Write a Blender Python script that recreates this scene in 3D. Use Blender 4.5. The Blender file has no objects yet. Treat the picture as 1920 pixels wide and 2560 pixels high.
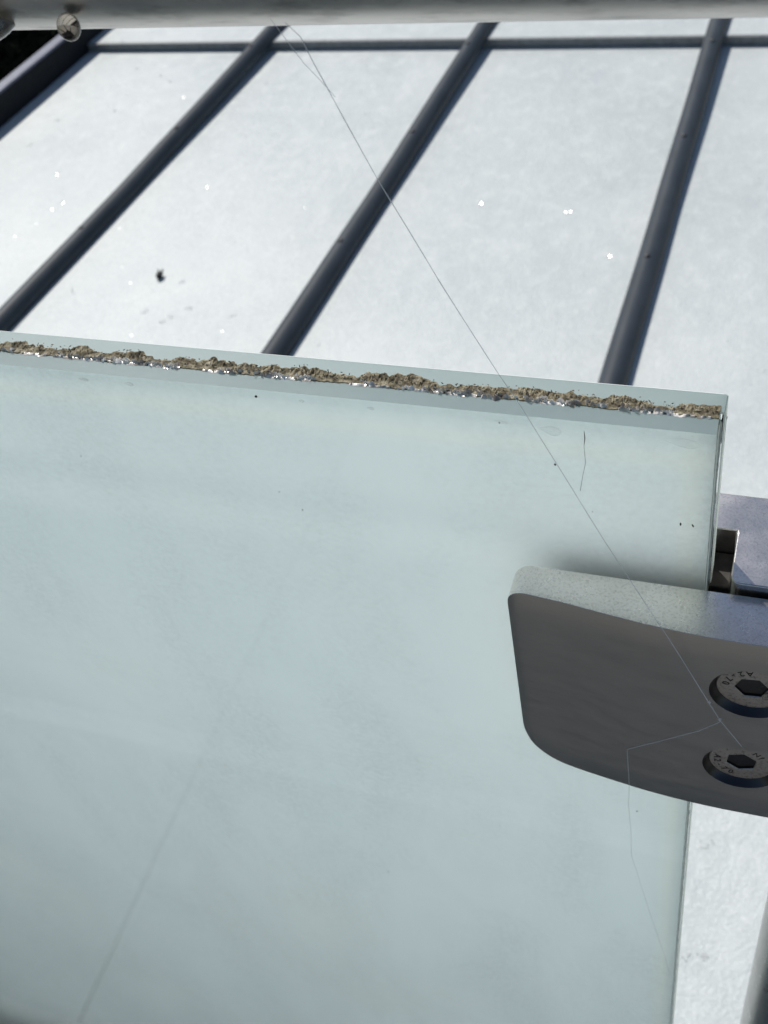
import bpy, bmesh, math, random
from mathutils import Vector, Matrix, noise
R = math.radians
random.seed(7)
scn = bpy.context.scene
MM = 0.001

# ---------------------------------------------------------------- camera
cam_d = bpy.data.cameras.new('camera')
cam = bpy.data.objects.new('camera', cam_d)
scn.collection.objects.link(cam)
scn.camera = cam
right = Vector((0.93914611, 0.30427957, -0.1594319))
down = Vector((0.12436007, -0.73378815, -0.66789933))
fwd = Vector((-0.32021736, 0.6074281, -0.72697452))
mw = Matrix((( right.x, -down.x, -fwd.x, 0.01411),
             ( right.y, -down.y, -fwd.y, -0.22188),
             ( right.z, -down.z, -fwd.z, 0.21619),
             (0, 0, 0, 1)))
cam.matrix_world = mw
cam_d.sensor_fit = 'HORIZONTAL'
cam_d.sensor_width = 36
cam_d.lens = 36 * 2787 / 1920
cam_d.clip_start = 0.01
cam_d.clip_end = 500
cam_d.dof.use_dof = True
cam_d.dof.focus_distance = 0.33
cam_d.dof.aperture_fstop = 38

# ---------------------------------------------------------------- sky and sun
SUN_AZ, SUN_EL = R(42), R(46)            # azimuth measured from +Y towards -X
w = bpy.data.worlds.new('World'); scn.world = w; w.use_nodes = True
nt = w.node_tree
bg = nt.nodes['Background']
sky = nt.nodes.new('ShaderNodeTexSky'); sky.sky_type = 'NISHITA'
sky.sun_disc = False; sky.sun_elevation = SUN_EL; sky.sun_rotation = -SUN_AZ
sky.air_density = 1.0; sky.dust_density = 0.6
nt.links.new(sky.outputs[0], bg.inputs[0]); bg.inputs[1].default_value = 0.075
sd = Vector((-math.sin(SUN_AZ) * math.cos(SUN_EL), math.cos(SUN_AZ) * math.cos(SUN_EL), math.sin(SUN_EL)))
sl = bpy.data.lights.new('sun', 'SUN'); sl.energy = 4.1; sl.angle = R(0.53); sl.color = (1.0, 0.955, 0.89)
so = bpy.data.objects.new('sun', sl); scn.collection.objects.link(so)
so.rotation_euler = sd.to_track_quat('Z', 'Y').to_euler()
scn.view_settings.view_transform = 'Standard'
scn.view_settings.look = 'None'
scn.view_settings.exposure = 0.0
scn.view_settings.gamma = 1.0
scn.cycles.max_bounces = 12
scn.cycles.transparent_max_bounces = 24
scn.cycles.sample_clamp_indirect = 4

# ---------------------------------------------------------------- helpers
def tag(o, label=None, cat=None, group=None, kind=None):
    if label: o['label'] = label
    if cat: o['category'] = cat
    if group: o['group'] = group
    if kind: o['kind'] = kind
    return o
def empty(name, loc=(0, 0, 0)):
    o = bpy.data.objects.new(name, None); scn.collection.objects.link(o)
    o.location = loc; o.empty_display_size = 0.02
    return o
def obj(name, bm, mats, parent=None, smooth=None, bevel=None, seg=2, loc=None):
    """link a bmesh (world coordinates, metres) as one mesh object, optionally under a thing"""
    me = bpy.data.meshes.new(name)
    bmesh.ops.recalc_face_normals(bm, faces=bm.faces)
    off = Vector(parent.location) if parent and parent.type == 'EMPTY' else Vector((0, 0, 0))
    if loc is not None: off = Vector(loc)
    if off.length: bmesh.ops.translate(bm, verts=bm.verts, vec=-off)
    bm.to_mesh(me); bm.free()
    for m in (mats if isinstance(mats, (list, tuple)) else [mats]): me.materials.append(m)
    o = bpy.data.objects.new(name, me); scn.collection.objects.link(o)
    if parent: o.parent = parent
    if loc is not None: o.location = loc if not parent else Vector(loc) - Vector(parent.location)
    if bevel:
        b = o.modifiers.new('bevel', 'BEVEL'); b.width = bevel; b.segments = seg; b.limit_method = 'ANGLE'; b.angle_limit = R(35)
        b.harden_normals = False
    if smooth is not None:
        for p in me.polygons: p.use_smooth = True
        me.set_sharp_from_angle(angle=R(smooth))
    return o
def box(bm, x0, x1, y0, y1, z0, z1, mi=0):
    v = [bm.verts.new((x, y, z)) for z in (z0, z1) for y in (y0, y1) for x in (x0, x1)]
    for f in ((0, 2, 3, 1), (4, 5, 7, 6), (0, 1, 5, 4), (2, 6, 7, 3), (0, 4, 6, 2), (1, 3, 7, 5)):
        bm.faces.new([v[i] for i in f]).material_index = mi
    return v
def prism(bm, pts, z0, z1):
    a = [bm.verts.new((x, y, z0)) for x, y in pts]; b = [bm.verts.new((x, y, z1)) for x, y in pts]
    n = len(pts)
    bm.faces.new(a[::-1]); bm.faces.new(b)
    for i in range(n): bm.faces.new((a[i], a[(i + 1) % n], b[(i + 1) % n], b[i]))
def tube(bm, path, r, n=12, cap=True):
    path = [Vector(p) for p in path]; rr = r if isinstance(r, (list, tuple)) else [r] * len(path)
    rings = []
    up = None
    for i, p in enumerate(path):
        d = (path[min(i + 1, len(path) - 1)] - path[max(i - 1, 0)]).normalized()
        if up is None:
            up = Vector((0, 0, 1)) if abs(d.z) < .9 else Vector((1, 0, 0))
        u = (up - d * up.dot(d)).normalized(); v = d.cross(u); up = u
        rings.append([bm.verts.new(p + (u * math.cos(2 * math.pi * k / n) + v * math.sin(2 * math.pi * k / n)) * rr[i]) for k in range(n)])
    for a, b in zip(rings, rings[1:]):
        for k in range(n): bm.faces.new((a[k], a[(k + 1) % n], b[(k + 1) % n], b[k]))
    if cap: bm.faces.new(rings[0][::-1]); bm.faces.new(rings[-1])
def ellipsoid(bm, c, rx, ry, rz, u=16, v=10, jit=0.0):
    c = Vector(c)
    def pt(d):
        k = 1 + (jit * noise.noise(d * 2.3 + c * 900) if jit else 0)
        return bm.verts.new(Vector((d.x * rx * k, d.y * ry * k, d.z * rz * k)) + c)
    top, bot = pt(Vector((0, 0, 1))), pt(Vector((0, 0, -1)))
    rg = [[pt(Vector((math.sin(math.pi * j / v) * math.cos(2 * math.pi * i / u), math.sin(math.pi * j / v) * math.sin(2 * math.pi * i / u), math.cos(math.pi * j / v)))) for i in range(u)] for j in range(1, v)]
    for i in range(u):
        i2 = (i + 1) % u
        bm.faces.new((top, rg[0][i], rg[0][i2])); bm.faces.new((bot, rg[-1][i2], rg[-1][i]))
        for a, b in zip(rg, rg[1:]): bm.faces.new((a[i], b[i], b[i2], a[i2]))

# ---------------------------------------------------------------- materials
class NT:
    def __init__(s, name):
        s.m = bpy.data.materials.new(name); s.m.use_nodes = True; s.t = s.m.node_tree; s.t.nodes.clear()
        s.out = s.n('ShaderNodeOutputMaterial')
    def n(s, ty, **kw):
        o = s.t.nodes.new(ty)
        for k, v in kw.items(): setattr(o, k, v)
        return o
    def l(s, a, b): s.t.links.new(a, b)
    def co(s, kind='Object'): return s.n('ShaderNodeTexCoord').outputs[kind]
    def noise(s, scale, detail=4, rough=.55, vec=None, dist=0, sc=None):
        o = s.n('ShaderNodeTexNoise'); o.inputs['Scale'].default_value = scale; o.inputs['Detail'].default_value = detail
        o.inputs['Roughness'].default_value = rough; o.inputs['Distortion'].default_value = dist
        v = vec or s.co()
        if sc:
            mp = s.n('ShaderNodeMapping'); mp.inputs['Scale'].default_value = sc; s.l(v, mp.inputs[0]); v = mp.outputs[0]
        s.l(v, o.inputs['Vector']); return o.outputs['Fac']
    def ramp(s, fac, stops):
        o = s.n('ShaderNodeValToRGB'); e = o.color_ramp.elements
        e[0].position, e[0].color = stops[0][0], (*stops[0][1], 1)
        e[1].position, e[1].color = stops[1][0], (*stops[1][1], 1)
        for p, c in stops[2:]:
            q = e.new(p); q.color = (*c, 1)
        s.l(fac, o.inputs[0]); return o.outputs[0]
    def math(s, op, a, b=0.0, c=None, clamp=False):
        o = s.n('ShaderNodeMath', operation=op, use_clamp=clamp)
        for i, v in enumerate((a, b) if c is None else (a, b, c)):
            if isinstance(v, (int, float)): o.inputs[i].default_value = v
            else: s.l(v, o.inputs[i])
        return o.outputs[0]
    def mix(s, fac, a, b, mode='MIX'):
        o = s.n('ShaderNodeMix', data_type='RGBA', blend_type=mode)
        for i, v in ((0, fac), (6, a), (7, b)):
            if isinstance(v, (int, float)): o.inputs[i].default_value = v
            elif isinstance(v, tuple): o.inputs[i].default_value = (*v, 1)
            else: s.l(v, o.inputs[i])
        return o.outputs[2]
    def bump(s, h, strength=.3, dist=.001):
        o = s.n('ShaderNodeBump'); o.inputs['Strength'].default_value = strength; o.inputs['Distance'].default_value = dist
        s.l(h, o.inputs['Height']); return o.outputs[0]
    def pbsdf(s, color=None, rough=.5, metal=0, spec=.5, normal=None, **kw):
        o = s.n('ShaderNodeBsdfPrincipled')
        for k, v in (('Base Color', color), ('Roughness', rough), ('Metallic', metal), ('Specular IOR Level', spec), *kw.items()):
            if v is None: continue
            if isinstance(v, tuple): o.inputs[k].default_value = (*v, 1)
            elif isinstance(v, (int, float)): o.inputs[k].default_value = v
            else: s.l(v, o.inputs[k])
        if normal: s.l(normal, o.inputs['Normal'])
        s.l(o.outputs[0], s.out.inputs[0]); return o
    def smix(s, fac, a, b):
        o = s.n('ShaderNodeMixShader')
        if isinstance(fac, (int, float)): o.inputs[0].default_value = fac
        else: s.l(fac, o.inputs[0])
        s.l(a, o.inputs[1]); s.l(b, o.inputs[2]); return o.outputs[0]

def plain(name, col, rough=.6, metal=0, var=.25, scale=200, bump=0, spec=.5):
    t = NT(name); nz = t.noise(scale, 5)
    lo = tuple(c * (1 - var) for c in col); hi = tuple(min(1, c * (1 + var)) for c in col)
    t.pbsdf(t.ramp(nz, [(.3, lo), (.7, hi)]), rough, metal, spec, normal=t.bump(nz, bump, .0005) if bump else None)
    return t.m

# white roofing sheet: off-white, faintly blotched, dewy grain
t = NT('roof_white')
big = t.noise(2.2, 8, .65, sc=(1, .8, 1), dist=.3); mid = t.noise(30, 8, .7, sc=(1, .7, 1)); fine = t.noise(190, 4, .7)
c = t.ramp(big, [(.3, (.47, .52, .53)), (.7, (.60, .64, .635))])
c = t.mix(t.math('MULTIPLY', t.ramp(mid, [(.50, (0, 0, 0)), (.74, (1, 1, 1))]), .45), c, (.73, .765, .755))
c = t.mix(t.math('MULTIPLY', t.ramp(fine, [(.5, (0, 0, 0)), (.68, (1, 1, 1))]), .4), c, (.82, .84, .82))
hsum = t.math('ADD', t.math('MULTIPLY', fine, .5), mid)
t.pbsdf(c, t.ramp(mid, [(.3, (.34, .34, .34)), (.7, (.52, .52, .52))]), 0, .42, normal=t.bump(hsum, .5, .004))
M_roof = t.m
t = NT('rib_slate'); a = t.noise(35, 5, .6, sc=(1, .25, 1)); b = t.noise(300, 4)
c = t.ramp(a, [(.3, (.028, .037, .048)), (.7, (.045, .056, .070))])
t.pbsdf(c, .5, 0, .22, normal=t.bump(b, .2, .0008)); M_rib = t.m
M_flash = plain('flashing_grey', (.19, .205, .21), .5, 0, .2, 60, .2)
M_verge = plain('verge_metal', (.15, .155, .185), .35, .6, .12, 40, .1)
M_vface_shade = plain('verge_side_shade', (.014, .016, .019), .6, 0, .2, 40, .1, spec=.1)  # dark metal, with the shade on the verge's inner face put into its colour
M_dot = plain('rivet_dark', (.02, .022, .026), .5)

# milky film between the two glass sheets
t = NT('milky_film')
xyz = t.n('ShaderNodeSeparateXYZ'); t.l(t.co(), xyz.inputs[0]); X, Z = xyz.outputs['X'], xyz.outputs['Z']
c = t.ramp(t.noise(7, 4, .5), [(.3, (.808, .892, .928)), (.7, (.838, .900, .922))])
c = t.mix(t.math('MULTIPLY', t.ramp(t.noise(900, 2), [(.4, (0, 0, 0)), (.6, (1, 1, 1))]), .05), c, (.6, .7, .72))
def band(v, centre, width):     # soft bump 0..1
    d = t.math('DIVIDE', t.math('SUBTRACT', v, centre), width)
    return t.math('POWER', 2.718, t.math('MULTIPLY', t.math('MULTIPLY', d, d), -1.0))
def line(x0, z0, x1, z1, width):
    L = math.hypot(x1 - x0, z1 - z0); nx, nz = -(z1 - z0) / L, (x1 - x0) / L
    d = t.math('ADD', t.math('ADD', t.math('MULTIPLY', X, nx), t.math('MULTIPLY', Z, nz)), -(x0 * nx + z0 * nz))
    d = t.math('DIVIDE', d, width)
    return t.math('POWER', 2.718, t.math('MULTIPLY', t.math('MULTIPLY', d, d), -1.0))
# pale rim along top and side: refracted edge light put into the film colour
wob = t.math('ADD', Z, t.math('MULTIPLY', t.math('SUBTRACT', t.noise(9, 2), .5), .004))
c = t.mix(t.math('MULTIPLY', band(wob, -.019, .0045), .55), c, (.90, .945, .90))
c = t.mix(t.math('MULTIPLY', band(X, -.0065, .004), .6), c, (.90, .95, .90))
edge = t.math('MULTIPLY_ADD', Z, 160.0, 2.6, clamp=True)
c = t.mix(t.math('MULTIPLY', edge, .3), c, (.66, .76, .78))
dif = t.n('ShaderNodeBsdfDiffuse'); trl = t.n('ShaderNodeBsdfTranslucent')
t.l(c, dif.inputs[0]); t.l(c, trl.inputs[0])
t.l(t.smix(.80, dif.outputs[0], trl.outputs[0]), t.out.inputs[0])
M_film = t.m
t = NT('light_diffuser'); q = t.n('ShaderNodeBsdfTranslucent'); q.inputs[0].default_value = (.97, .985, .98, 1)
q2 = t.n('ShaderNodeBsdfTransparent'); t.l(t.smix(.93, q2.outputs[0], q.outputs[0]), t.out.inputs[0]); M_diffuser = t.m  # added rear layer that scatters sunlight to soften shadows on the film
# clear glass sheet with a real reflection; dried run marks lie on it
t = NT('clear_glass')
xyz = t.n('ShaderNodeSeparateXYZ'); t.l(t.co(), xyz.inputs[0]); X, Z = xyz.outputs['X'], xyz.outputs['Z']
tr = t.n('ShaderNodeBsdfTransparent'); tr.inputs[0].default_value = (.975, .99, .985, 1)
gl = t.n('ShaderNodeBsdfGlossy'); gl.inputs[1].default_value = .04
lw = t.n('ShaderNodeLayerWeight'); lw.inputs[0].default_value = .5
fz = t.math('ADD', t.math('MULTIPLY', t.math('POWER', lw.outputs['Facing'], 5.0), .96), .043)
du = t.n('ShaderNodeBsdfDiffuse'); du.inputs[0].default_value = (.55, .57, .56, 1)
dust = t.math('MULTIPLY', t.ramp(t.noise(14, 9, .68, sc=(1, 1, .45), dist=.4), [(.42, (0, 0, 0)), (.66, (1, 1, 1))]), t.ramp(t.noise(420, 3), [(.4, (.2, .2, .2)), (.65, (1, 1, 1))]))
sh = t.smix(fz, t.smix(t.math('MULTIPLY', dust, .07), tr.outputs[0], du.outputs[0]), gl.outputs[0])
t.l(sh, t.out.inputs[0]); M_glass = t.m
t = NT('ground_glass_edge')
c = t.ramp(t.noise(60, 4, sc=(.3, 1, 1)), [(.3, (.23, .305, .33)), (.7, (.28, .35, .37))])
sc_ = t.ramp(t.noise(160, 6, .7, sc=(.4, 1, 1), dist=1.2), [(.66, (0, 0, 0)), (.72, (1, 1, 1))])
c = t.mix(t.math('MULTIPLY', sc_, .5), c, (.62, .68, .68))
pb = t.pbsdf(c, .5, 0, .3, normal=t.bump(t.noise(300, 3, sc=(.2, 1, 1)), .1, .0004))
tl = t.n('ShaderNodeBsdfTranslucent'); tl.inputs[0].default_value = (.80, .90, .86, 1)
t.l(t.smix(.5, pb.outputs[0], tl.outputs[0]), t.out.inputs[0]); M_edge = t.m

t = NT('lit_glass_side'); tl = t.n('ShaderNodeBsdfTranslucent'); df = t.n('ShaderNodeBsdfDiffuse')
tl.inputs[0].default_value = (.93, .96, .90, 1); t.l(t.ramp(t.noise(120, 5, sc=(1, 1, .3)), [(.35, (.55, .62, .56)), (.65, (.72, .77, .70))]), df.inputs[0])
t.l(t.smix(.72, df.outputs[0], tl.outputs[0]), t.out.inputs[0]); M_side_lit = t.m  # brighter copy of the edge, light leaving the glass put into its colour
def steel(name, col, rough, speck, grain=(1, 1, 1), sscale=900, n2s=60):
    t = NT(name); nz = t.noise(sscale, 3, .6, sc=grain); n2 = t.noise(n2s if name != 'steel_face_shaded' else 260, 5, .6, sc=(.15, 1, 1) if name == 'steel_face_shaded' else None)
    k_ = .95 if name == 'steel_face_shaded' else .88
    c = t.ramp(n2, [(.3, tuple(v * k_ for v in col)), (.7, tuple(min(1, v * 1.05) for v in col))])
    if speck:
        sp = t.ramp(nz, [(.50, (0, 0, 0)), (.68, (1, 1, 1))])
        c = t.mix(t.math('MULTIPLY', sp, speck), c, tuple(v * .45 for v in col))
    t.pbsdf(c, t.ramp(n2, [(.3, (rough * .85,) * 3), (.7, (rough * 1.15,) * 3)]), 1, .5, normal=t.bump(nz, .06, .0003)); return t.m
M_steel = steel('brushed_steel', (.80, .76, .72), .26, .42, sscale=1200)
M_face_shaded = steel('steel_face_shaded', (.44, .42, .40), .42, .10, (.12, 1, 1), 1500)  # same stainless plate, shade on its front put into a darker colour
M_rail = steel('rail_steel', (.66, .64, .61), .36, .5, (.35, 1, 1), 260)
M_post = steel('post_steel', (.45, .45, .45), .3, .2, (1, 1, .2), 500)
M_bolt = steel('bolt_steel', (.52, .48, .45), .5, .85, sscale=800)
M_rim_shade = steel('bolt_rim_shade', (.075, .073, .075), .35, .1)  # steel recess wall, its dark reflection and shade put into the colour
M_engr = plain('engraving', (.035, .032, .03), .7)
M_black = plain('socket_black', (.008, .008, .009), .7)
M_gasket = plain('gasket_grey', (.16, .17, .17), .7)
M_rubber = plain('rubber', (.03, .026, .022), .7, var=.5)
M_bead = plain('sealant', (.62, .64, .58), .35, 0, .25, 400, .3)
M_silt = plain('brown_silt_line', (.22, .21, .15), .8, 0, .6, 500)
# moss and grit
t = NT('moss_grit'); a = t.noise(420, 6, .7); b = t.noise(70, 3)
c = t.ramp(a, [(.34, (.012, .009, .006)), (.46, (.12, .095, .055)), (.54, (.30, .26, .17)), (.68, (.58, .53, .42))])
zz = t.n('ShaderNodeSeparateXYZ'); t.l(t.co(), zz.inputs[0])
hi_ = t.math('MULTIPLY_ADD', zz.outputs['Z'], 900.0, -.75, clamp=True)
c = t.mix(t.math('MULTIPLY', b, .55), c, (.26, .24, .17))
c = t.mix(t.math('MULTIPLY', hi_, .6), c, t.ramp(t.noise(900, 3), [(.4, (.012, .008, .005)), (.66, (.13, .09, .06))]))
t.pbsdf(c, .85, 0, .3, normal=t.bump(a, .7, .0012)); M_moss = t.m
t = NT('pale_flake'); a = t.noise(350, 4)
t.pbsdf(t.ramp(t.noise(120, 3), [(.40, (.26, .23, .19)), (.56, (.86, .83, .78))]), .16, 0, .9); M_flake = t.m
M_silk = NT('silk'); dd = M_silk.n('ShaderNodeBsdfPrincipled'); dd.inputs['Base Color'].default_value = (.92, .94, .95, 1); dd.inputs['Roughness'].default_value = .4
trs = M_silk.n('ShaderNodeBsdfTransparent'); M_silk.l(M_silk.smix(.5, trs.outputs[0], dd.outputs[0]), M_silk.out.inputs[0]); M_silk = M_silk.m
M_drop_dark = plain('drop_dark_brown', (.035, .026, .02), .6, 0, .6, 1500)
M_leg = plain('spider_leg', (.04, .032, .026), .6)
M_dark = plain('dark_grain', (.012, .012, .012), .5)
t = NT('water'); tr = t.n('ShaderNodeBsdfTransparent'); gl = t.n('ShaderNodeBsdfGlossy'); gl.inputs[1].default_value = .12
lw = t.n('ShaderNodeLayerWeight'); lw.inputs[0].default_value = .5
fz = t.math('ADD', t.math('MULTIPLY', t.math('POWER', lw.outputs['Facing'], 5.0), .96), .043)
t.l(t.smix(fz, tr.outputs[0], gl.outputs[0]), t.out.inputs[0]); M_water = t.m
t = NT('water_refract'); t.pbsdf((.42, .38, .33), .06, 0, .5, **{'Transmission Weight': 1.0, 'IOR': 1.33}); M_hang = t.m
t = NT('water_film'); pb = t.pbsdf((1, 1, 1), .0, 0, .5, **{'Transmission Weight': 1.0, 'IOR': 1.33}); q2 = t.n('ShaderNodeBsdfTransparent'); t.l(t.smix(.3, q2.outputs[0], pb.outputs[0]), t.out.inputs[0]); M_drop = t.m
t = NT('dew'); t.pbsdf((.60, .63, .62), .15, 0, 1.0); M_dew = t.m
t = NT('terrace_stone'); br = t.n('ShaderNodeTexBrick'); mp = t.n('ShaderNodeMapping'); mp.inputs['Location'].default_value = (6.8, 7.3, 0); t.l(t.co(), mp.inputs[0]); t.l(mp.outputs[0], br.inputs['Vector'])
br.offset = 0; br.inputs['Scale'].default_value = 1; br.inputs['Brick Width'].default_value = .68; br.inputs['Row Height'].default_value = .68
br.inputs['Mortar Size'].default_value = .0045
br.inputs['Color1'].default_value = (.29, .285, .27, 1); br.inputs['Color2'].default_value = (.31, .305, .29, 1); br.inputs['Mortar'].default_value = (.02, .02, .018, 1)
t.pbsdf(t.mix(t.math('MULTIPLY', t.noise(14, 6), .5), br.outputs[0], (.23, .225, .215)), .8); M_deck = t.m
M_strip = plain('pale_strip', (.85, .85, .83), .5)
M_lawn = plain('lawn', (.02, .032, .012), .9, 0, .4, 3)
M_leaf = plain('hedge_leaf', (.006, .014, .005), .7, 0, .4, 8, spec=.08)

# ---------------------------------------------------------------- setting
bm = bmesh.new(); box(bm, -60, 60, -60, 60, -4.2, -4.0)
tag(obj('ground', bm, M_lawn), kind='structure')
bm = bmesh.new(); box(bm, -3, 3, -3.2, -.03, -1.45, -1.103)
tag(obj('terrace_floor', bm, M_deck), kind='structure')
bm = bmesh.new(); box(bm, -3, 3, -.410, -.396, -1.104, -1.0995)
tag(obj('pale_floor_strip', bm, M_strip), kind='structure')  # thin pale strip across the terrace floor

# ---------------------------------------------------------------- roof
SL = -.0666
def rz(y): return -1.098 + SL * y
roof = empty('roof', (-.85, 1.5, rz(1.5)))
tag(roof, 'flat white roof with dark round seams running away behind the milky glass', 'roof')
def sheet(name, x0, x1, y0, y1, lift, mat, thick=.02):
    bm = bmesh.new()
    v = []
    for zt in (-thick, 0):
        for y in (y0, y1):
            for x in (x0, x1): v.append(bm.verts.new((x, y, rz(y) + lift + zt)))
    for f in ((0, 2, 3, 1), (4, 5, 7, 6), (0, 1, 5, 4), (2, 6, 7, 3), (0, 4, 6, 2), (1, 3, 7, 5)): bm.faces.new([v[i] for i in f])
    return obj(name, bm, mat, roof)
YS = 2.833
sheet('roof_sheet', -2.262, 2.2, .06, YS, 0, M_roof)
sheet('roof_sheet', -2.262, 2.2, YS + .006, 4.6, .025, M_roof, .045)
# dark cross flashing at the step
bm = bmesh.new(); box(bm, -2.262, 2.2, YS - .006, YS + .0055, rz(YS) - .03, rz(YS) + .0255)
obj('step_flashing', bm, M_flash, roof)
def rib(x0, k_=0):
    x = x0
    bm = bmesh.new(); n = 14; prof = []
    r, h = .0264, .035
    for k in range(n + 1):
        a = math.pi * k / n; prof.append((-math.cos(a) * r, h - r + math.sin(a) * r))
    prof = [(-.0247, 0)] + prof + [(.0247, 0)]
    ys = [.062 + i * .06 for i in range(int((4.55 - .062) / .06))]
    rings = []
    for y in ys:
        lift = .025 * min(1, max(0, (y - YS + .9) / 1.2))
        wob = .0006 * math.sin(y * 9 + x * 5) + k_ * (y - 1.1)
        rings.append([bm.verts.new((x + px + wob, y, rz(y) + lift + pz - .001)) for px, pz in prof])
    for a, b in zip(rings, rings[1:]):
        for k in range(len(prof) - 1): bm.faces.new((a[k], a[k + 1], b[k + 1], b[k]))
    bm.faces.new(rings[0]); bm.faces.new(rings[-1][::-1])
    o = obj('seam_rib', bm, M_rib, roof, smooth=50)
    for k in range(-2, 8):
        y = 2.227 + k * .515 - .0
        if y < .2 or y > 4.4: continue
        lift = .025 * min(1, max(0, (y - YS + .9) / 1.2))
        bm = bmesh.new(); ellipsoid(bm, (x + k_ * (y - 1.1) + random.uniform(-.003, .003), y, rz(y) + lift + .0352), .006, .006, .0026, 12, 8)
        d = obj('rivet', bm, M_dot, smooth=60); d.parent = o
        d.location = -Vector(roof.location)
    return o
for x, k in ((-1.643, .014), (-.959, .013), (-.276, .003), (.410, 0), (1.093, 0), (1.776, 0)): rib(x, k)
# raised verge
bm = bmesh.new()
v = []
for y in (.06, 4.6):
    for x, z in ((-2.308, -.13), (-2.308, .081), (-2.303, .086), (-2.266, .086), (-2.261, .081), (-2.261, -.01), (-2.28, -.02)):
        v.append(bm.verts.new((x, y, rz(y) + z + (.022 if y > 3 and z > 0 else 0) * 0)))
n = 7
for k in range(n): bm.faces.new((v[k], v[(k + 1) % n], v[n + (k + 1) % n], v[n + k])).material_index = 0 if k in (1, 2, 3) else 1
bm.faces.new(v[:n]); bm.faces.new(v[n:])
obj('verge_upstand', bm, [M_verge, M_vface_shade], roof)

# dew on the roof: uncountable small beads
bm = bmesh.new()
C = Vector((.01411, -.22188, .21619))
seen = [(-1342, 1777), (-1403, 1802), (-1338, 1805), (-1318, 1696), (-1246, 1663), (-1212, 1637), (-995, 1625), (-1043, 1662), (-1374, 1463), (-1269, 1507),
        (-1016, 907), (-869, 871), (-822, 862), (-801, 886), (-726, 874), (-846, 950), (-827, 850), (-9, 848), (-1376, 1360), (-237, 1080), (-318, 1191), (3, 211), (3, 116), (13, 118), (-322, 1905)]
pts = []
for x, y in [(x + random.gauss(0, 2.6), y + random.gauss(0, 3.2)) for x, y in seen for k in range(7)]: pts.append((.01411 + (x * MM - .01411) * 1.519, -.22188 + (y * MM + .22188) * 1.519, random.uniform(.0018, .0024) + 1))
for k in range(5200):
    cx, cy = (random.uniform(-2.2, 1.2) if k % 3 else random.triangular(-2.2, .2, -1.9), random.uniform(.1, 3.6)); pts.append((cx, cy, random.uniform(.0008, .0019)))
for k in range(26):
    cx, cy = (random.uniform(-2.1, .6), random.uniform(.3, 2.6))
    for j in range(random.randint(4, 14)):
        pts.append((cx + random.gauss(0, .05), cy + random.gauss(0, .05), random.uniform(.0008, .0022)))
for x, y, r in pts:
    if x < -2.24 or any(abs(x - q) < .031 for q in (-1.643, -.959, -.276, .410, 1.093)): continue
    tl_, ta_ = abs(random.gauss(0, R(9))), random.uniform(0, 6.28)
    if r > 1: r -= 1; tl_, ta_ = R(random.uniform(11, 18)), R(random.uniform(200, 245))
    nn = Vector((math.sin(tl_) * math.cos(ta_), math.sin(tl_) * math.sin(ta_), math.cos(tl_)))
    a1 = nn.orthogonal().normalized(); a2 = nn.cross(a1); q0 = Vector((x, y, rz(y) + (.025 if y > YS else 0) + .0002 + r * math.sin(tl_)))
    top = [bm.verts.new(q0 + (a1 * math.cos(k * 1.047) + a2 * math.sin(k * 1.047)) * r * random.uniform(.75, 1.1)) for k in range(6)]
    low = [bm.verts.new(Vector((v_.co.x, v_.co.y, rz(v_.co.y) - .001))) for v_ in top]
    bm.faces.new(top)
    for k in range(6): bm.faces.new((top[k], low[k], low[(k + 1) % 6], top[(k + 1) % 6]))
tag(obj('dew_beads', bm, M_dew, loc=(-.8, 1.2, rz(1.2))), 'tiny glinting dew beads scattered over the white roof sheets', 'dew', kind='stuff')
# seed on the roof
bm = bmesh.new(); sx, sy = -1.353, 1.569
vs = ellipsoid(bm, (0, 0, 0), .0078, .0115, .007, 16, 10, .25)
for s_ in (-1, 1): tube(bm, [(s_ * .003, .009, .001), (s_ * .0055 - .002, .0155, .003), (s_ * .007 - .003, .019, .004)], [.0028, .0018, .0004], 6)
seed = obj('dark_seed', bm, M_dark, smooth=60); seed.location = (sx, sy, rz(sy) + .008); seed.rotation_euler = (0, 0, R(8))
tag(seed, 'small black seed husk lying alone on the white roof left of the middle', 'seed')

# hedge beyond the verge
hd = empty('hedge', (-3.5, 3.5, -4.0))
tag(hd, 'dark green hedge beyond the raised roof edge in the upper left corner', 'hedge')
bm = bmesh.new(); box(bm, -4.8, -2.95, -1, 9, -4, -1.25)
obj('dark_core', bm, M_dark, hd)  # solid dark block standing for the shade inside the hedge
bm = bmesh.new()
for k in range(26000):
    f = random.random()
    if f < .65: p = Vector((-2.8 - abs(random.gauss(0, .07)), random.uniform(-.5, 8), random.uniform(-2.7, -1.06)))
    else: p = Vector((random.uniform(-4.9, -2.8), random.uniform(-.5, 8), -1.06 - abs(random.gauss(0, .09)) + .05 * math.sin(random.random() * 6)))
    q = Vector((random.gauss(0, 1), random.gauss(0, 1), random.gauss(0, 1))).normalized(); r_ = q.orthogonal().normalized(); u_ = q.cross(r_)
    s_ = random.uniform(.014, .03)
    bm.faces.new([bm.verts.new(p + r_ * s_ * a + u_ * s_ * b) for a, b in ((-1.3, 0), (0, -.5), (1.3, 0), (0, .5))])
obj('foliage', bm, M_leaf, hd)

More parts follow.
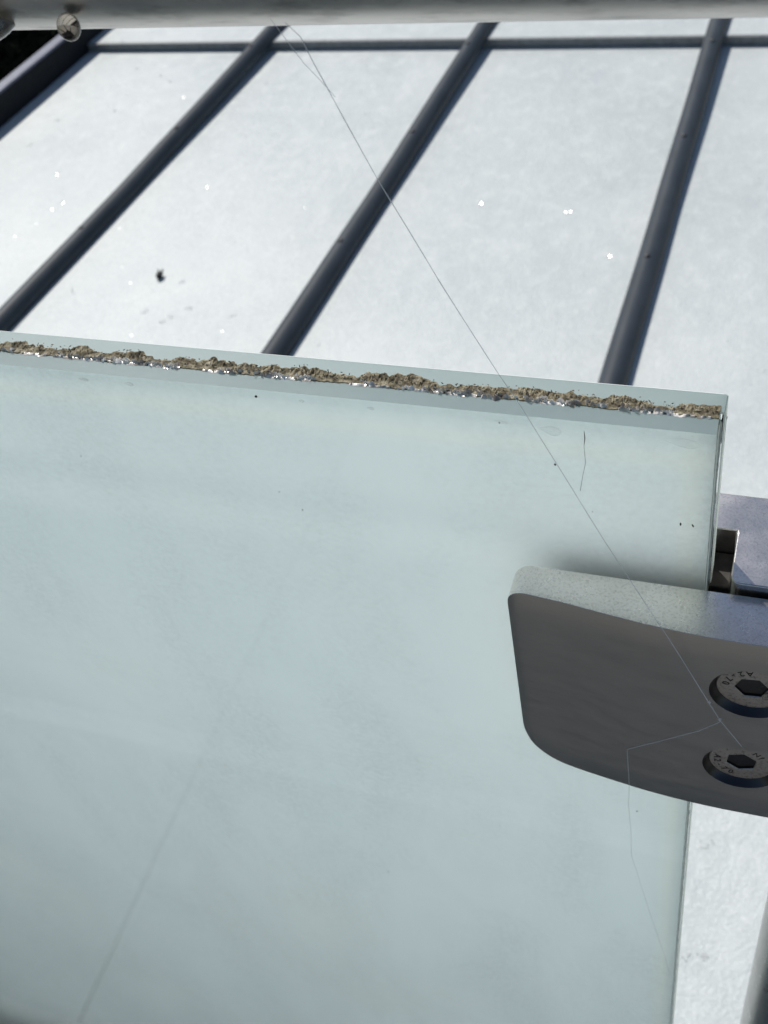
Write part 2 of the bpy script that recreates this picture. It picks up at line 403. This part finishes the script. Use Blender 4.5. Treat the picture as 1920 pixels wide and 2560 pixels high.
# ---------------------------------------------------------------- laminated glass panel
T = .017
GZ0, GX0 = -1.40, -2.4
gp = empty('glass_balustrade', (-.4, .0085, GZ0))
tag(gp, 'milky laminated glass railing panel with weathered top edge', 'glass panel')
def lite(name, y0, y1, x1=0, cm=0):
    bm = bmesh.new(); box(bm, GX0, x1, y0, y1, GZ0, 0)
    bm.normal_update()
    for f in bm.faces:
        f.material_index = 0 if abs(f.normal.y) > .9 else (2 if f.normal.x > .9 else 1)
    # fine ground chamfers
    es = [e for e in bm.edges if len({0 if f.material_index == 0 else 1 for f in e.link_faces}) == 2 or (abs(e.verts[0].co.x - x1) < 1e-6 and abs(e.verts[1].co.x - x1) < 1e-6)]
    bmesh.ops.bevel(bm, geom=es, offset=.0004, segments=2, affect='EDGES', material=cm)
    bm.normal_update()
    for f in bm.faces:
        if f.calc_center_median().x > x1 - .0006 and abs(f.normal.z) < .5 and f.normal.x > .2: f.material_index = 2
    return obj(name, bm, [M_glass, M_edge, M_side_lit], gp)
lite('front_sheet', 0, .0081)
lite('back_sheet', .0090, T, .0010, 1)
bm = bmesh.new()
v = [bm.verts.new(p) for p in ((GX0, .00855, GZ0), (-.0001, .00855, GZ0), (-.0001, .00855, -.0001), (GX0, .00855, -.0001))]
bm.faces.new(v); film = obj('milky_film', bm, M_film, gp)
for vv in film.data.vertices: vv.co = vv.co + Vector(gp.location)
film.location = -Vector(gp.location)
bm = bmesh.new()
v = [bm.verts.new(p) for p in ((GX0, T + .0001, GZ0), (-.0003, T + .0001, GZ0), (-.0003, T + .0001, -.0003), (GX0, T + .0001, -.0003))]
bm.faces.new(v); obj('rear_diffuser_sheet', bm, M_diffuser, gp)  # unseen diffuser sheet added to blur shadows on the film
# wavy sealant bead and silt line in the side joint
def wavy(name, mat, y0, amp, wd, prot, seed_):
    bm = bmesh.new(); rings = []
    n = 700
    for i in range(n + 1):
        z = -.002 - i * (.55 / n)
        y = y0 + amp * noise.noise(Vector((z * 160, seed_, 0))) + amp * .6 * noise.noise(Vector((z * 600, seed_, 3)))
        ww = wd * (.55 + .9 * abs(noise.noise(Vector((z * 110, seed_, 7)))) + .5 * noise.noise(Vector((z * 500, seed_, 9))))
        x = prot * (1 + .6 * noise.noise(Vector((z * 300, seed_, 11))))
        rings.append([bm.verts.new(p) for p in ((-.0006, y - ww, z), (x, y - ww * .5, z), (x, y + ww * .5, z), (-.0006, y + ww, z))])
    for a, b in zip(rings, rings[1:]):
        for k in range(3): bm.faces.new((a[k], a[k + 1], b[k + 1], b[k]))
    return obj(name, bm, mat, gp, smooth=60)
wavy('sealant_bead', M_bead, .0070, .0009, .0009, .0004, 1.5)
wavy('silt_line', M_silt, .0082, .0003, .00035, .0003, 5.5)

# ---------------------------------------------------------------- moss and grit along the top joint
bm = bmesh.new(); nx, ny = 1500, 15
L0 = -.46
grid = []
for i in range(nx + 1):
    x = L0 + (-.0004 - L0) * i / nx
    b = noise.noise(Vector((x * 95, 1.1, 0))); b2 = noise.noise(Vector((x * 420, 4.1, 0))); b3 = noise.noise(Vector((x * 38, 9.1, 0)))
    wdt = max(.0002, .0026 + .0044 * b + .0017 * b2 + .0024 * b3)
    row = []
    for j in range(ny + 1):
        s = j / ny
        y = .0074 + s * (wdt + .0012)
        ridge = math.sin(math.pi * min(1, s * 1.02)) ** .5
        crest = .4 + .9 * s
        h = ridge * crest * (.0005 + .0011 * max(0, b + .25)) * (.65 + .9 * noise.noise(Vector((x * 1300, y * 500, 2.))) + .5 * noise.noise(Vector((x * 3000, y * 2200, 5.))))
        row.append(bm.verts.new((x, y + .0003 * noise.noise(Vector((x * 1500, s * 9, 7))), .0001 + max(0, h))))
    grid.append(row)
for a, b in zip(grid, grid[1:]):
    for k in range(ny): bm.faces.new((a[k], a[k + 1], b[k + 1], b[k]))
# loose crumbs and fibres standing on it
# thin silt skin in front of it
prev = None
for i in range(1400):
    x = L0 + (-.0004 - L0) * i / 1399
    y_a = .0064 + .0006 * noise.noise(Vector((x * 180, 2.2, 0))) + .0004 * noise.noise(Vector((x * 900, 2.2, 0)))
    cur = [bm.verts.new((x, y_a, .00005)), bm.verts.new((x, y_a + .0002, .0003)), bm.verts.new((x, .0093, .0003))]
    if prev:
        for k in range(2): bm.faces.new((prev[k], prev[k + 1], cur[k + 1], cur[k]))
    prev = cur
for k in range(800):
    x = random.uniform(L0, -.001)
    b = noise.noise(Vector((x * 95, 1.1, 0))); 
    if b < -.35 and random.random() < .8: continue
    y = .0084 + abs(random.gauss(0, .0011 + .0010 * b)); z = random.uniform(.0004, .0022 + .001 * max(0, b))
    p = Vector((x, min(y, .0142), z)); r_ = random.uniform(.00015, .0004)
    d = Vector((random.gauss(0, 1), random.gauss(0, 1), random.gauss(0, .7))).normalized()
    a_ = d.orthogonal().normalized(); c_ = d.cross(a_)
    e = random.uniform(1, 1.9)
    top = [bm.verts.new(p + d * r_ * e), bm.verts.new(p - d * r_ * e)]
    mid_ = [bm.verts.new(p + a_ * r_ * math.cos(q) * .7 + c_ * r_ * math.sin(q) * .7) for q in (0, 2.1, 4.2)]
    for q in range(3):
        bm.faces.new((top[0], mid_[q], mid_[(q + 1) % 3])); bm.faces.new((top[1], mid_[(q + 1) % 3], mid_[q]))
tag(obj('moss_strip', bm, M_moss, smooth=35, loc=(-.2, .009, 0)), 'crumbly brown moss and grit filling the joint along the glass top edge', 'moss', kind='stuff')
bm = bmesh.new()
for k in range(1000):
    x = random.uniform(L0, -.001)
    dens = noise.noise(Vector((x * 60, 8.8, 0)))
    if dens < -.1: continue
    y = .0071 + random.gauss(0, .0005); p = Vector((x, y, .0004 + random.random() * .0004))
    big_ = random.random() < .05
    rx, ry = (random.uniform(.0010, .0022), random.uniform(.0006, .001)) if big_ else (random.uniform(.0003, .0011), random.uniform(.00012, .00035))
    n_ = 7; a0 = random.gauss(0, .25)
    ce = bm.verts.new(p + Vector((0, 0, .0005 + rx * .25)))
    rg = []
    for q in range(n_):
        an = 2 * math.pi * q / n_; k_ = random.uniform(.7, 1.25)
        ux, uy = math.cos(an) * rx * k_, math.sin(an) * ry * k_
        rg.append(bm.verts.new(p + Vector((ux * math.cos(a0) - uy * math.sin(a0), ux * math.sin(a0) + uy * math.cos(a0), -.0004))))
    for q in range(n_): bm.faces.new((ce, rg[q], rg[(q + 1) % n_]))
prev = None
for i in range(2600):
    x = L0 + (-.0003 - L0) * i / 2599
    a_ = noise.noise(Vector((x * 420, 3.3, 0))); b_ = noise.noise(Vector((x * 1500, 3.3, 0))); g_ = noise.noise(Vector((x * 75, 6.1, 0)))
    y0_ = .0060 + .0004 * a_ + .0003 * b_; y1_ = .0070 + .0002 * b_
    if g_ < -.02 or b_ > .42: prev = None; continue
    cur = [bm.verts.new((x, y0_, .0001)), bm.verts.new((x, (y0_ + y1_) / 2, .00045 + .0004 * a_ + .0003 * b_)), bm.verts.new((x, y1_, .0003))]
    if prev:
        for k in range(2): bm.faces.new((prev[k], prev[k + 1], cur[k + 1], cur[k]))
    prev = cur
tag(obj('pale_flakes', bm, M_flake, smooth=50, loc=(-.2, .007, 0)), 'pale shiny flakes of old film lining the front of the moss strip', 'flakes', kind='stuff')

# ---------------------------------------------------------------- clamp
cl = empty('glass_clamp', (.012, 0, -.170))
tag(cl, 'stainless steel glass clamp gripping the right edge of the milky panel', 'clamp')
def yf(x):
    pts = [(-61, 10.0), (-58, 11.2), (-50, 12.1), (-42, 12.8), (-29, 14.6), (-14.5, 16.4), (0, 17.4), (12, 17.7), (35, 17.4), (75, 15.5)]
    for (a, ya), (b, yb) in zip(pts, pts[1:]):
        if x <= b: return ya + (yb - ya) * max(0, (x - a)) / (b - a)
    return pts[-1][1]
bm = bmesh.new()
xl, xr = -61.0, 62.0
xs = [xl + (1 - math.cos(i / 14 * math.pi / 2)) * 27 for i in range(15)] + [-34 + i * 6 for i in range(1, 17)]
xs = [x for x in xs if x < xr] + [xr]
def ztop(x):
    rr = 7.0
    if x < xl + rr: q = 1 - (x - xl) / rr; return -66.5 - 8.5 * (1 - math.sqrt(max(0, 1 - q * q)))
    return -66.5
def zbot(x):
    a, b = 24.0, 22.0
    if x < xl + a: q = 1 - (x - xl) / a; return -170 + b * (1 - (max(0, 1 - q ** 2.4)) ** (1 / 2.0))
    return -170.0
NZ = 8
fr_, bk_ = [], []
for x in xs:
    zt, zb = ztop(x), zbot(x)
    f_, b_ = [], []
    for j in range(NZ + 1):
        z = zt + (zb - zt) * j / NZ
        xo = x + (.9 * (-(z + 66.5) / 80) if x < -40 else 0) * (-1) * ((-40 - x) / 21 if x < -40 else 0) * 0
        f_.append(bm.verts.new((xo * MM, -yf(x) * MM, z * MM))); b_.append(bm.verts.new((xo * MM, 0, z * MM)))
    fr_.append(f_); bk_.append(b_)
for i in range(len(xs) - 1):
    for j in range(NZ):
        bm.faces.new((fr_[i][j], fr_[i][j + 1], fr_[i + 1][j + 1], fr_[i + 1][j])).material_index = 1
        bm.faces.new((bk_[i][j], bk_[i + 1][j], bk_[i + 1][j + 1], bk_[i][j + 1]))
    bm.faces.new((fr_[i][0], fr_[i + 1][0], bk_[i + 1][0], bk_[i][0]))
    bm.faces.new((fr_[i][NZ], bk_[i][NZ], bk_[i + 1][NZ], fr_[i + 1][NZ]))
for i in (0, -1):
    for j in range(NZ): bm.faces.new((fr_[i][j], fr_[i][j + 1], bk_[i][j + 1], bk_[i][j]))
plate = obj('front_plate', bm, [M_steel, M_face_shaded, M_rim_shade], cl, smooth=32, bevel=.0007, seg=3)
def cup(cx, cz):
    b = bmesh.new(); n = 96
    rings = [[b.verts.new((cx + r * math.cos(2 * math.pi * k / n), y, cz + r * math.sin(2 * math.pi * k / n))) for k in range(n)]
             for r, y in ((.0127, -.03), (.0127, -.0176), (.0124, -.0170), (.0118, -.0158), (.0109, -.0148), (.0109, -.0142))]
    for a, c_ in zip(rings, rings[1:]):
        for k in range(n): b.faces.new((a[k], a[(k + 1) % n], c_[(k + 1) % n], c_[k]))
    b.faces.new(rings[0]); b.faces.new(rings[-1])
    for f in b.faces: f.material_index = 2
    return obj('cutter', b, [M_steel, M_face_shaded, M_rim_shade], cl)
BOLTS = ((.0173, -.0933), (.0174, -.1390))
for cx, cz in BOLTS:
    cu_ = cup(cx, cz)
    md = plate.modifiers.new('hole', 'BOOLEAN'); md.object = cu_; md.solver = 'EXACT'
dg = bpy.context.evaluated_depsgraph_get(); me_ = bpy.data.meshes.new_from_object(plate.evaluated_get(dg))
plate.modifiers.clear(); plate.data = me_
for o_ in [o_ for o_ in scn.objects if o_.name.startswith('cutter')]: bpy.data.objects.remove(o_)
for p_ in me_.polygons: p_.use_smooth = True
me_.set_sharp_from_angle(angle=R(25))
bm = bmesh.new()
def arc(cx, cy, r, a0, a1, n=6): return [(cx + r * math.cos(R(a0 + (a1 - a0) * i / n)), cy + r * math.sin(R(a0 + (a1 - a0) * i / n))) for i in range(n + 1)]
plan = [(52, 1.3)] + arc(10, 4.3, 3, 270, 180) + [(7, 20.2)] + arc(5.4, 22.3, 0.01, 0, 0, 1)[:0] + [(7, 22.6)] + [(-54, 22.6)] + arc(-54, 25.6, 3, 270, 180) + arc(-54, 35, 3, 180, 90) + [(52, 38)]
prism(bm, [(x * MM, y * MM) for x, y in plan], -.168, -.0625)
obj('rear_body', bm, M_steel, cl, smooth=32, bevel=.0006, seg=2)
bm = bmesh.new(); box(bm, -.050, -.004, .0172, .0225, -.164, -.0700); obj('rubber_gasket', bm, M_gasket, cl, bevel=.0005)
bm = bmesh.new(); box(bm, .0004, .0068, .008, .0224, -.164, -.074); obj('spacer_block', bm, M_rubber, cl, bevel=.0005)
# two bolts
def text_mesh(s, size):
    cu = bpy.data.curves.new('t', 'FONT'); cu.body = s; cu.size = size; cu.extrude = .00006; cu.align_x = 'CENTER'; cu.align_y = 'CENTER'; cu.offset = .00003; cu.resolution_u = 2
    ob = bpy.data.objects.new('t', cu); scn.collection.objects.link(ob)
    dg = bpy.context.evaluated_depsgraph_get(); me = bpy.data.meshes.new_from_object(ob.evaluated_get(dg))
    bpy.data.objects.remove(ob); bpy.data.curves.remove(cu); return me
def bolt(cx, cz, yb, rot, a_text, mark_a):
    Rh = .0108; hs = .0052; y2 = yb
    b = bmesh.new(); n = 96
    prof = [(Rh, y2 + .0012), (Rh, y2 + .0003), (Rh - .0003, y2)]
    rings = [[b.verts.new((cx + r * math.cos(2 * math.pi * k / n), y, cz + r * math.sin(2 * math.pi * k / n))) for k in range(n)] for r, y in prof]
    def hexr(a):
        a = (a - rot) % (math.pi / 3); return hs * math.cos(math.pi / 6) / math.cos(a - math.pi / 6)
    for y, k_ in ((y2, 1.06), (y2 + .0003, 1.0), (y2 + .0045, 1.0)):
        rings.append([b.verts.new((cx + hexr(2 * math.pi * k / n) * k_ * math.cos(2 * math.pi * k / n), y, cz + hexr(2 * math.pi * k / n) * k_ * math.sin(2 * math.pi * k / n))) for k in range(n)])
    for q, (a, c_) in enumerate(zip(rings, rings[1:])):
        for k in range(n):
            f = b.faces.new((a[k], a[(k + 1) % n], c_[(k + 1) % n], c_[k]))
            if q >= 4: f.material_index = 1
            if q <= 0: f.material_index = 2
    f = b.faces.new(rings[-1]); f.material_index = 1
    o = obj('bolt', b, [M_bolt, M_black, M_rim_shade], cl, smooth=25)
    # stamped grade marks, read anticlockwise, tops towards the socket
    b = bmesh.new()
    def glyphs(s, a0, step, size, rad):
        for i, ch in enumerate(s):
            a = R(a0 + step * i); me = text_mesh(ch, size)
            tmp = bmesh.new(); tmp.from_mesh(me)
            p = Vector((cx + rad * math.cos(a), y2 - .00005, cz + rad * math.sin(a)))
            upv = Vector((-math.cos(a), 0, -math.sin(a))); nrm = Vector((0, -1, 0)); rt = upv.cross(nrm)
            m4 = Matrix(((rt.x, upv.x, nrm.x, p.x), (rt.y, upv.y, nrm.y, p.y), (rt.z, upv.z, nrm.z, p.z), (0, 0, 0, 1)))
            bmesh.ops.transform(tmp, matrix=m4, verts=tmp.verts)
            m2 = bpy.data.meshes.new('g'); tmp.to_mesh(m2); tmp.free(); b.from_mesh(m2)
            bpy.data.meshes.remove(m2); bpy.data.meshes.remove(me)
    glyphs('A2-70', a_text, 19, .0034, .0080)
    glyphs('IN', mark_a, 17, .0030, .0081)
    e = obj('stamped_marks', b, M_engr); e.parent = o; e.location = -Vector(cl.location)
    return o
bolt(*BOLTS[0], -.0151, R(8), 98, -40)
bolt(*BOLTS[1], -.0151, R(24), 172, 38)

# ---------------------------------------------------------------- post and handrail
ps = empty('railing_post', (.059, .016, -1.103))
tag(ps, 'round steel railing post beside the clamp at the lower right', 'post')
bm = bmesh.new(); tube(bm, [(.059, .016, -1.103 + .004), (.059, .016, .105)], .0212, 48)
obj('post_tube', bm, M_post, ps, smooth=40)
bm = bmesh.new(); tube(bm, [(.059, .016, -1.103), (.059, .016, -1.096)], .045, 48)
obj('base_flange', bm, M_post, ps, smooth=40)
hr = empty('handrail', (-.1, .008, .132))
tag(hr, 'round stainless handrail tube crossing the top of the view', 'handrail')
bm = bmesh.new(); 
tube(bm, [(-2.4 + i * .1, .008, .132) for i in range(33)], .0212, 96)
obj('rail_tube', bm, M_rail, hr, smooth=40)

# ---------------------------------------------------------------- silk, drops, dark drop pattern, specks
def hanging(c, rx, rz_, label):
    """a round drop clinging under the tube"""
    bm = bmesh.new(); u, v = 40, 24; c = Vector(c); rg = []
    for j in range(v + 1):
        ph = math.pi * (.12 + .88 * j / v); rr = math.sin(ph) * (1.0 if ph > 1.2 else .9 + .1 * ph / 1.2)
        rg.append([bm.verts.new(c + Vector((rx * max(rr, .0005) * math.cos(2 * math.pi * i / u), rx * max(rr, .0005) * math.sin(2 * math.pi * i / u), rz_ * math.cos(ph)))) for i in range(u)])
    for a, b in zip(rg, rg[1:]):
        for i in range(u): bm.faces.new((a[i], b[i], b[(i + 1) % u], a[(i + 1) % u]))
    bm.faces.new(rg[0]); bm.faces.new(rg[-1])
    o = obj('hanging_drop', bm, M_hang, smooth=70, loc=c); tag(o, label, 'water drop', 'drops hanging under the handrail')
hanging((-.1458, -.0118, .1184), .0026, .0031, 'small round water drop hanging under the handrail above the dark roof edge')
hanging((-.1735, -.0085, .1178), .0100, .0040, 'large flat water drop clinging under the handrail at the left edge of the view')
# dark shape added inside the small drop for its dark refraction pattern
bm = bmesh.new(); c0 = Vector((-.1461, -.0122, .1172)); ellipsoid(bm, c0, .0009, .0006, .0006, 12, 8, .6)
for k in range(7):
    a_ = R(20 + k * 47); tube(bm, [c0, c0 + Vector((math.cos(a_) * .0009, -.0004, math.sin(a_) * .0008)), c0 + Vector((math.cos(a_ + .5) * .0017, -.0002, .0004 + math.sin(a_ + .5) * .0016))], [.0001, .00008, .00005], 5)
tag(obj('drop_dark_pattern', bm, M_drop_dark, smooth=60, loc=c0), 'tiny dark shape added inside the small hanging water drop for its refraction pattern', 'drop pattern')
def silk(name, pts, r, label, wob=0.0, knots=()):
    bm = bmesh.new(); P = []
    pts = [Vector(p) for p in pts]
    for a, b in zip(pts, pts[1:]):
        n = max(2, int((b - a).length / .004))
        for i in range(n):
            q = a.lerp(b, i / n); q += Vector((noise.noise(q * 40), 0, noise.noise(q * 40 + Vector((5, 5, 5))))) * wob; P.append(q)
    P.append(pts[-1])
    tube(bm, P, [r * (1 + .5 * noise.noise(q * 300)) for q in P], 6)
    for kx in knots: ellipsoid(bm, kx, .0005, .0004, .0006, 8, 6, .6)
    o = obj(name, bm, M_silk, smooth=60, loc=P[0]); tag(o, label, 'cobweb thread'); return o
silk('silk_thread', [(-.0940, -.0085, .1170), (-.0935, -.0040, .1117), (-.0916, -.0040, .1053), (-.0874, -.0040, .0932), (-.0814, -.0040, .0761), (-.0700, -.0040, .0480), (-.0575, -.0040, .0193), (-.0516, -.0036, .0062), (-.0300, -.0040, -.0445), (-.0120, -.0192, -.0600), (-.0102, -.0195, -.0634), (.0002, -.0195, -.0870), (.0094, -.0195, -.1083), (.0168, -.0189, -.1225)], .00012,
     'long slack spider thread running from handrail across the panel to the bolts', .0003, [(.0052, -.0193, -.0985), (.0090, -.0195, -.1075)])
silk('silk_thread', [(.0091, -.0195, -.1089), (.0029, -.0190, -.1172), (-.0090, -.0188, -.1282), (-.0206, -.0188, -.1385), (-.0203, -.0188, -.1641), (-.0232, -.0010, -.2105), (-.0218, -.0010, -.2610), (-.0141, -.0010, -.3115), (-.0012, -.0010, -.3923)], .00009,
     'very fine kinked spider thread hanging from the clamp face down the panel', .0005)
silk('silk_thread', [(-.0975, -.0080, .1180), (-.0935, -.0050, .1060), (-.0880, -.0045, .0980)], .00007, 'short loose spider thread just under the handrail', .0008)
bm = bmesh.new(); c0 = Vector((.0225, -.0156, -.0925))
for k in range(26):
    a_, b_ = random.uniform(0, 6.28), random.uniform(.8, 2.6); p0 = c0 + Vector((random.gauss(0, .0012), random.uniform(-.0004, .0004), random.gauss(0, .0022)))
    p2 = p0 + Vector((math.cos(a_) * b_ * .0012, -.0004, math.sin(a_) * b_ * .0012)); tube(bm, [p0, p0.lerp(p2, .5) + Vector((random.gauss(0, .0003), -.0003, random.gauss(0, .0003))), p2], [.00005, .00007, .00003], 5)
tag(obj('cobweb_tuft', bm, M_leg, smooth=60, loc=c0), 'dark cobweb lint tangled in the socket rim of the upper bolt', 'cobweb')
def drop(x, y, z, L, r, label):
    bm = bmesh.new(); n = 14; rings = []
    for i in range(n + 1):
        s = i / n; rr = r * (math.sin(math.pi * s ** 1.7) ** .7 if 0 < s < 1 else .02)
        rings.append([bm.verts.new((x + s * L, y - rr * .6 * max(0, math.cos(a)) - (0 if math.cos(a) > 0 else 0), z - s * L * .12 + rr * math.sin(a))) for a in [R(-90 + 180 * k / 8) for k in range(9)]])
    for a, b in zip(rings, rings[1:]):
        for k in range(8): bm.faces.new((a[k], a[k + 1], b[k + 1], b[k]))
    for a, b in zip(rings, rings[1:]): bm.faces.new((a[0], b[0], b[8], a[8]))
    bm.faces.new(rings[0]); bm.faces.new(rings[-1])
    o = obj('water_drop', bm, M_drop, smooth=70, loc=(x, y, z)); tag(o, label, 'water drop', 'water drops under the glass top edge'); return o
drop(-.0490, -.0001, -.0036, .0070, .0018, 'clear water drop below the moss near the long spider thread')
drop(-.0155, -.0001, -.0028, .0115, .0017, 'clear water drop nearest the right corner of the panel')
for x_, l_, r_, lb in ((-.2010, .0042, .0007, 'grey flattened water bead under the glass top edge, farthest left'), (-.1835, .0034, .0008, 'curved water bead under the glass top edge, second from the left'),
                       (-.1225, .0020, .0006, 'tiny water bead midway along the glass top edge'), (-.1005, .0026, .0006, 'broken little water bead right of the middle of the glass top edge'),
                       (-.0625, .0052, .0005, 'long thin water smear left of the slanting spider thread')):
    drop(x_, -.0001, -.0024, l_, r_, lb)
bm = bmesh.new(); P = [(-.0357, -.0002, -.0030), (-.0354, -.0009, -.0050), (-.0358, -.0006, -.0085), (-.0355, -.0008, -.0150), (-.0365, -.0006, -.0205), (-.0375, -.0003, -.0275)]
tube(bm, P, [.00008, .00015, .00005, .00006, .00005, .00008], 6)
tag(obj('dark_hair', bm, M_dark, smooth=60, loc=P[0]), 'short dark hair stuck upright on the milky glass above the clamp', 'hair')
SPECKS = ['tiny dark speck on the milky glass left of centre, upper of two close specks', 'tiny dark speck on the milky glass left of centre, lower of two close specks', 'lone dark speck on the milky glass near the upper left edge of the view', 'dark speck on the milky glass just below the steel clamp', 'dark speck low in the middle of the milky glass sheet', 'left of two slanted dark marks on the glass right above the clamp', "right of two slanted dark marks on the glass, nearest the panel's side edge", 'pinprick speck on the glass above the tip of the steel clamp', 'faint pinprick speck on the lower milky glass left of the hanging thread', 'grey speck on the glass touching the long spider thread', 'largest dark speck just under the glass top edge on the left half', 'small speck just under the glass top edge left of the spider thread']
for k, (x, z, r) in enumerate([(-139.8, -46, .35), (-133, -53.8, .4), (-215.7, -40.6, .4), (-20, -219.7, .6), (-150.8, -346.5, .8), (-8.4, -37, .5), (-4.9, -37, .5), (-34.2, -36.4, .25), (-82, -261.3, .3), (-44.6, -17.8, .6), (-136.7, -2.5, .8), (-60, -3.2, .4)]):
    bm = bmesh.new(); r *= .7; ellipsoid(bm, (0, 0, 0), r * MM * .8, .00012, r * MM * (1.0 if k not in (5, 6) else 1.8), 8, 6, .5)
    o = obj('dirt_speck', bm, M_dark); o.location = (x * MM, -.0001, z * MM); o.rotation_euler = (0, R(random.uniform(-40, 40)), 0)
    tag(o, SPECKS[k], 'dirt speck', 'dirt specks on the glass face')
# dark chip of sealant on the rear corner edge
bm = bmesh.new(); ellipsoid(bm, (0, 0, 0), .0006, .0008, .0055, 12, 14, 1.2)
o = obj('sealant_lump', bm, M_dark); o.location = (.0002, .0168, -.0115)
tag(o, 'black lump of dirt on the rear corner of the glass edge', 'dirt lump')
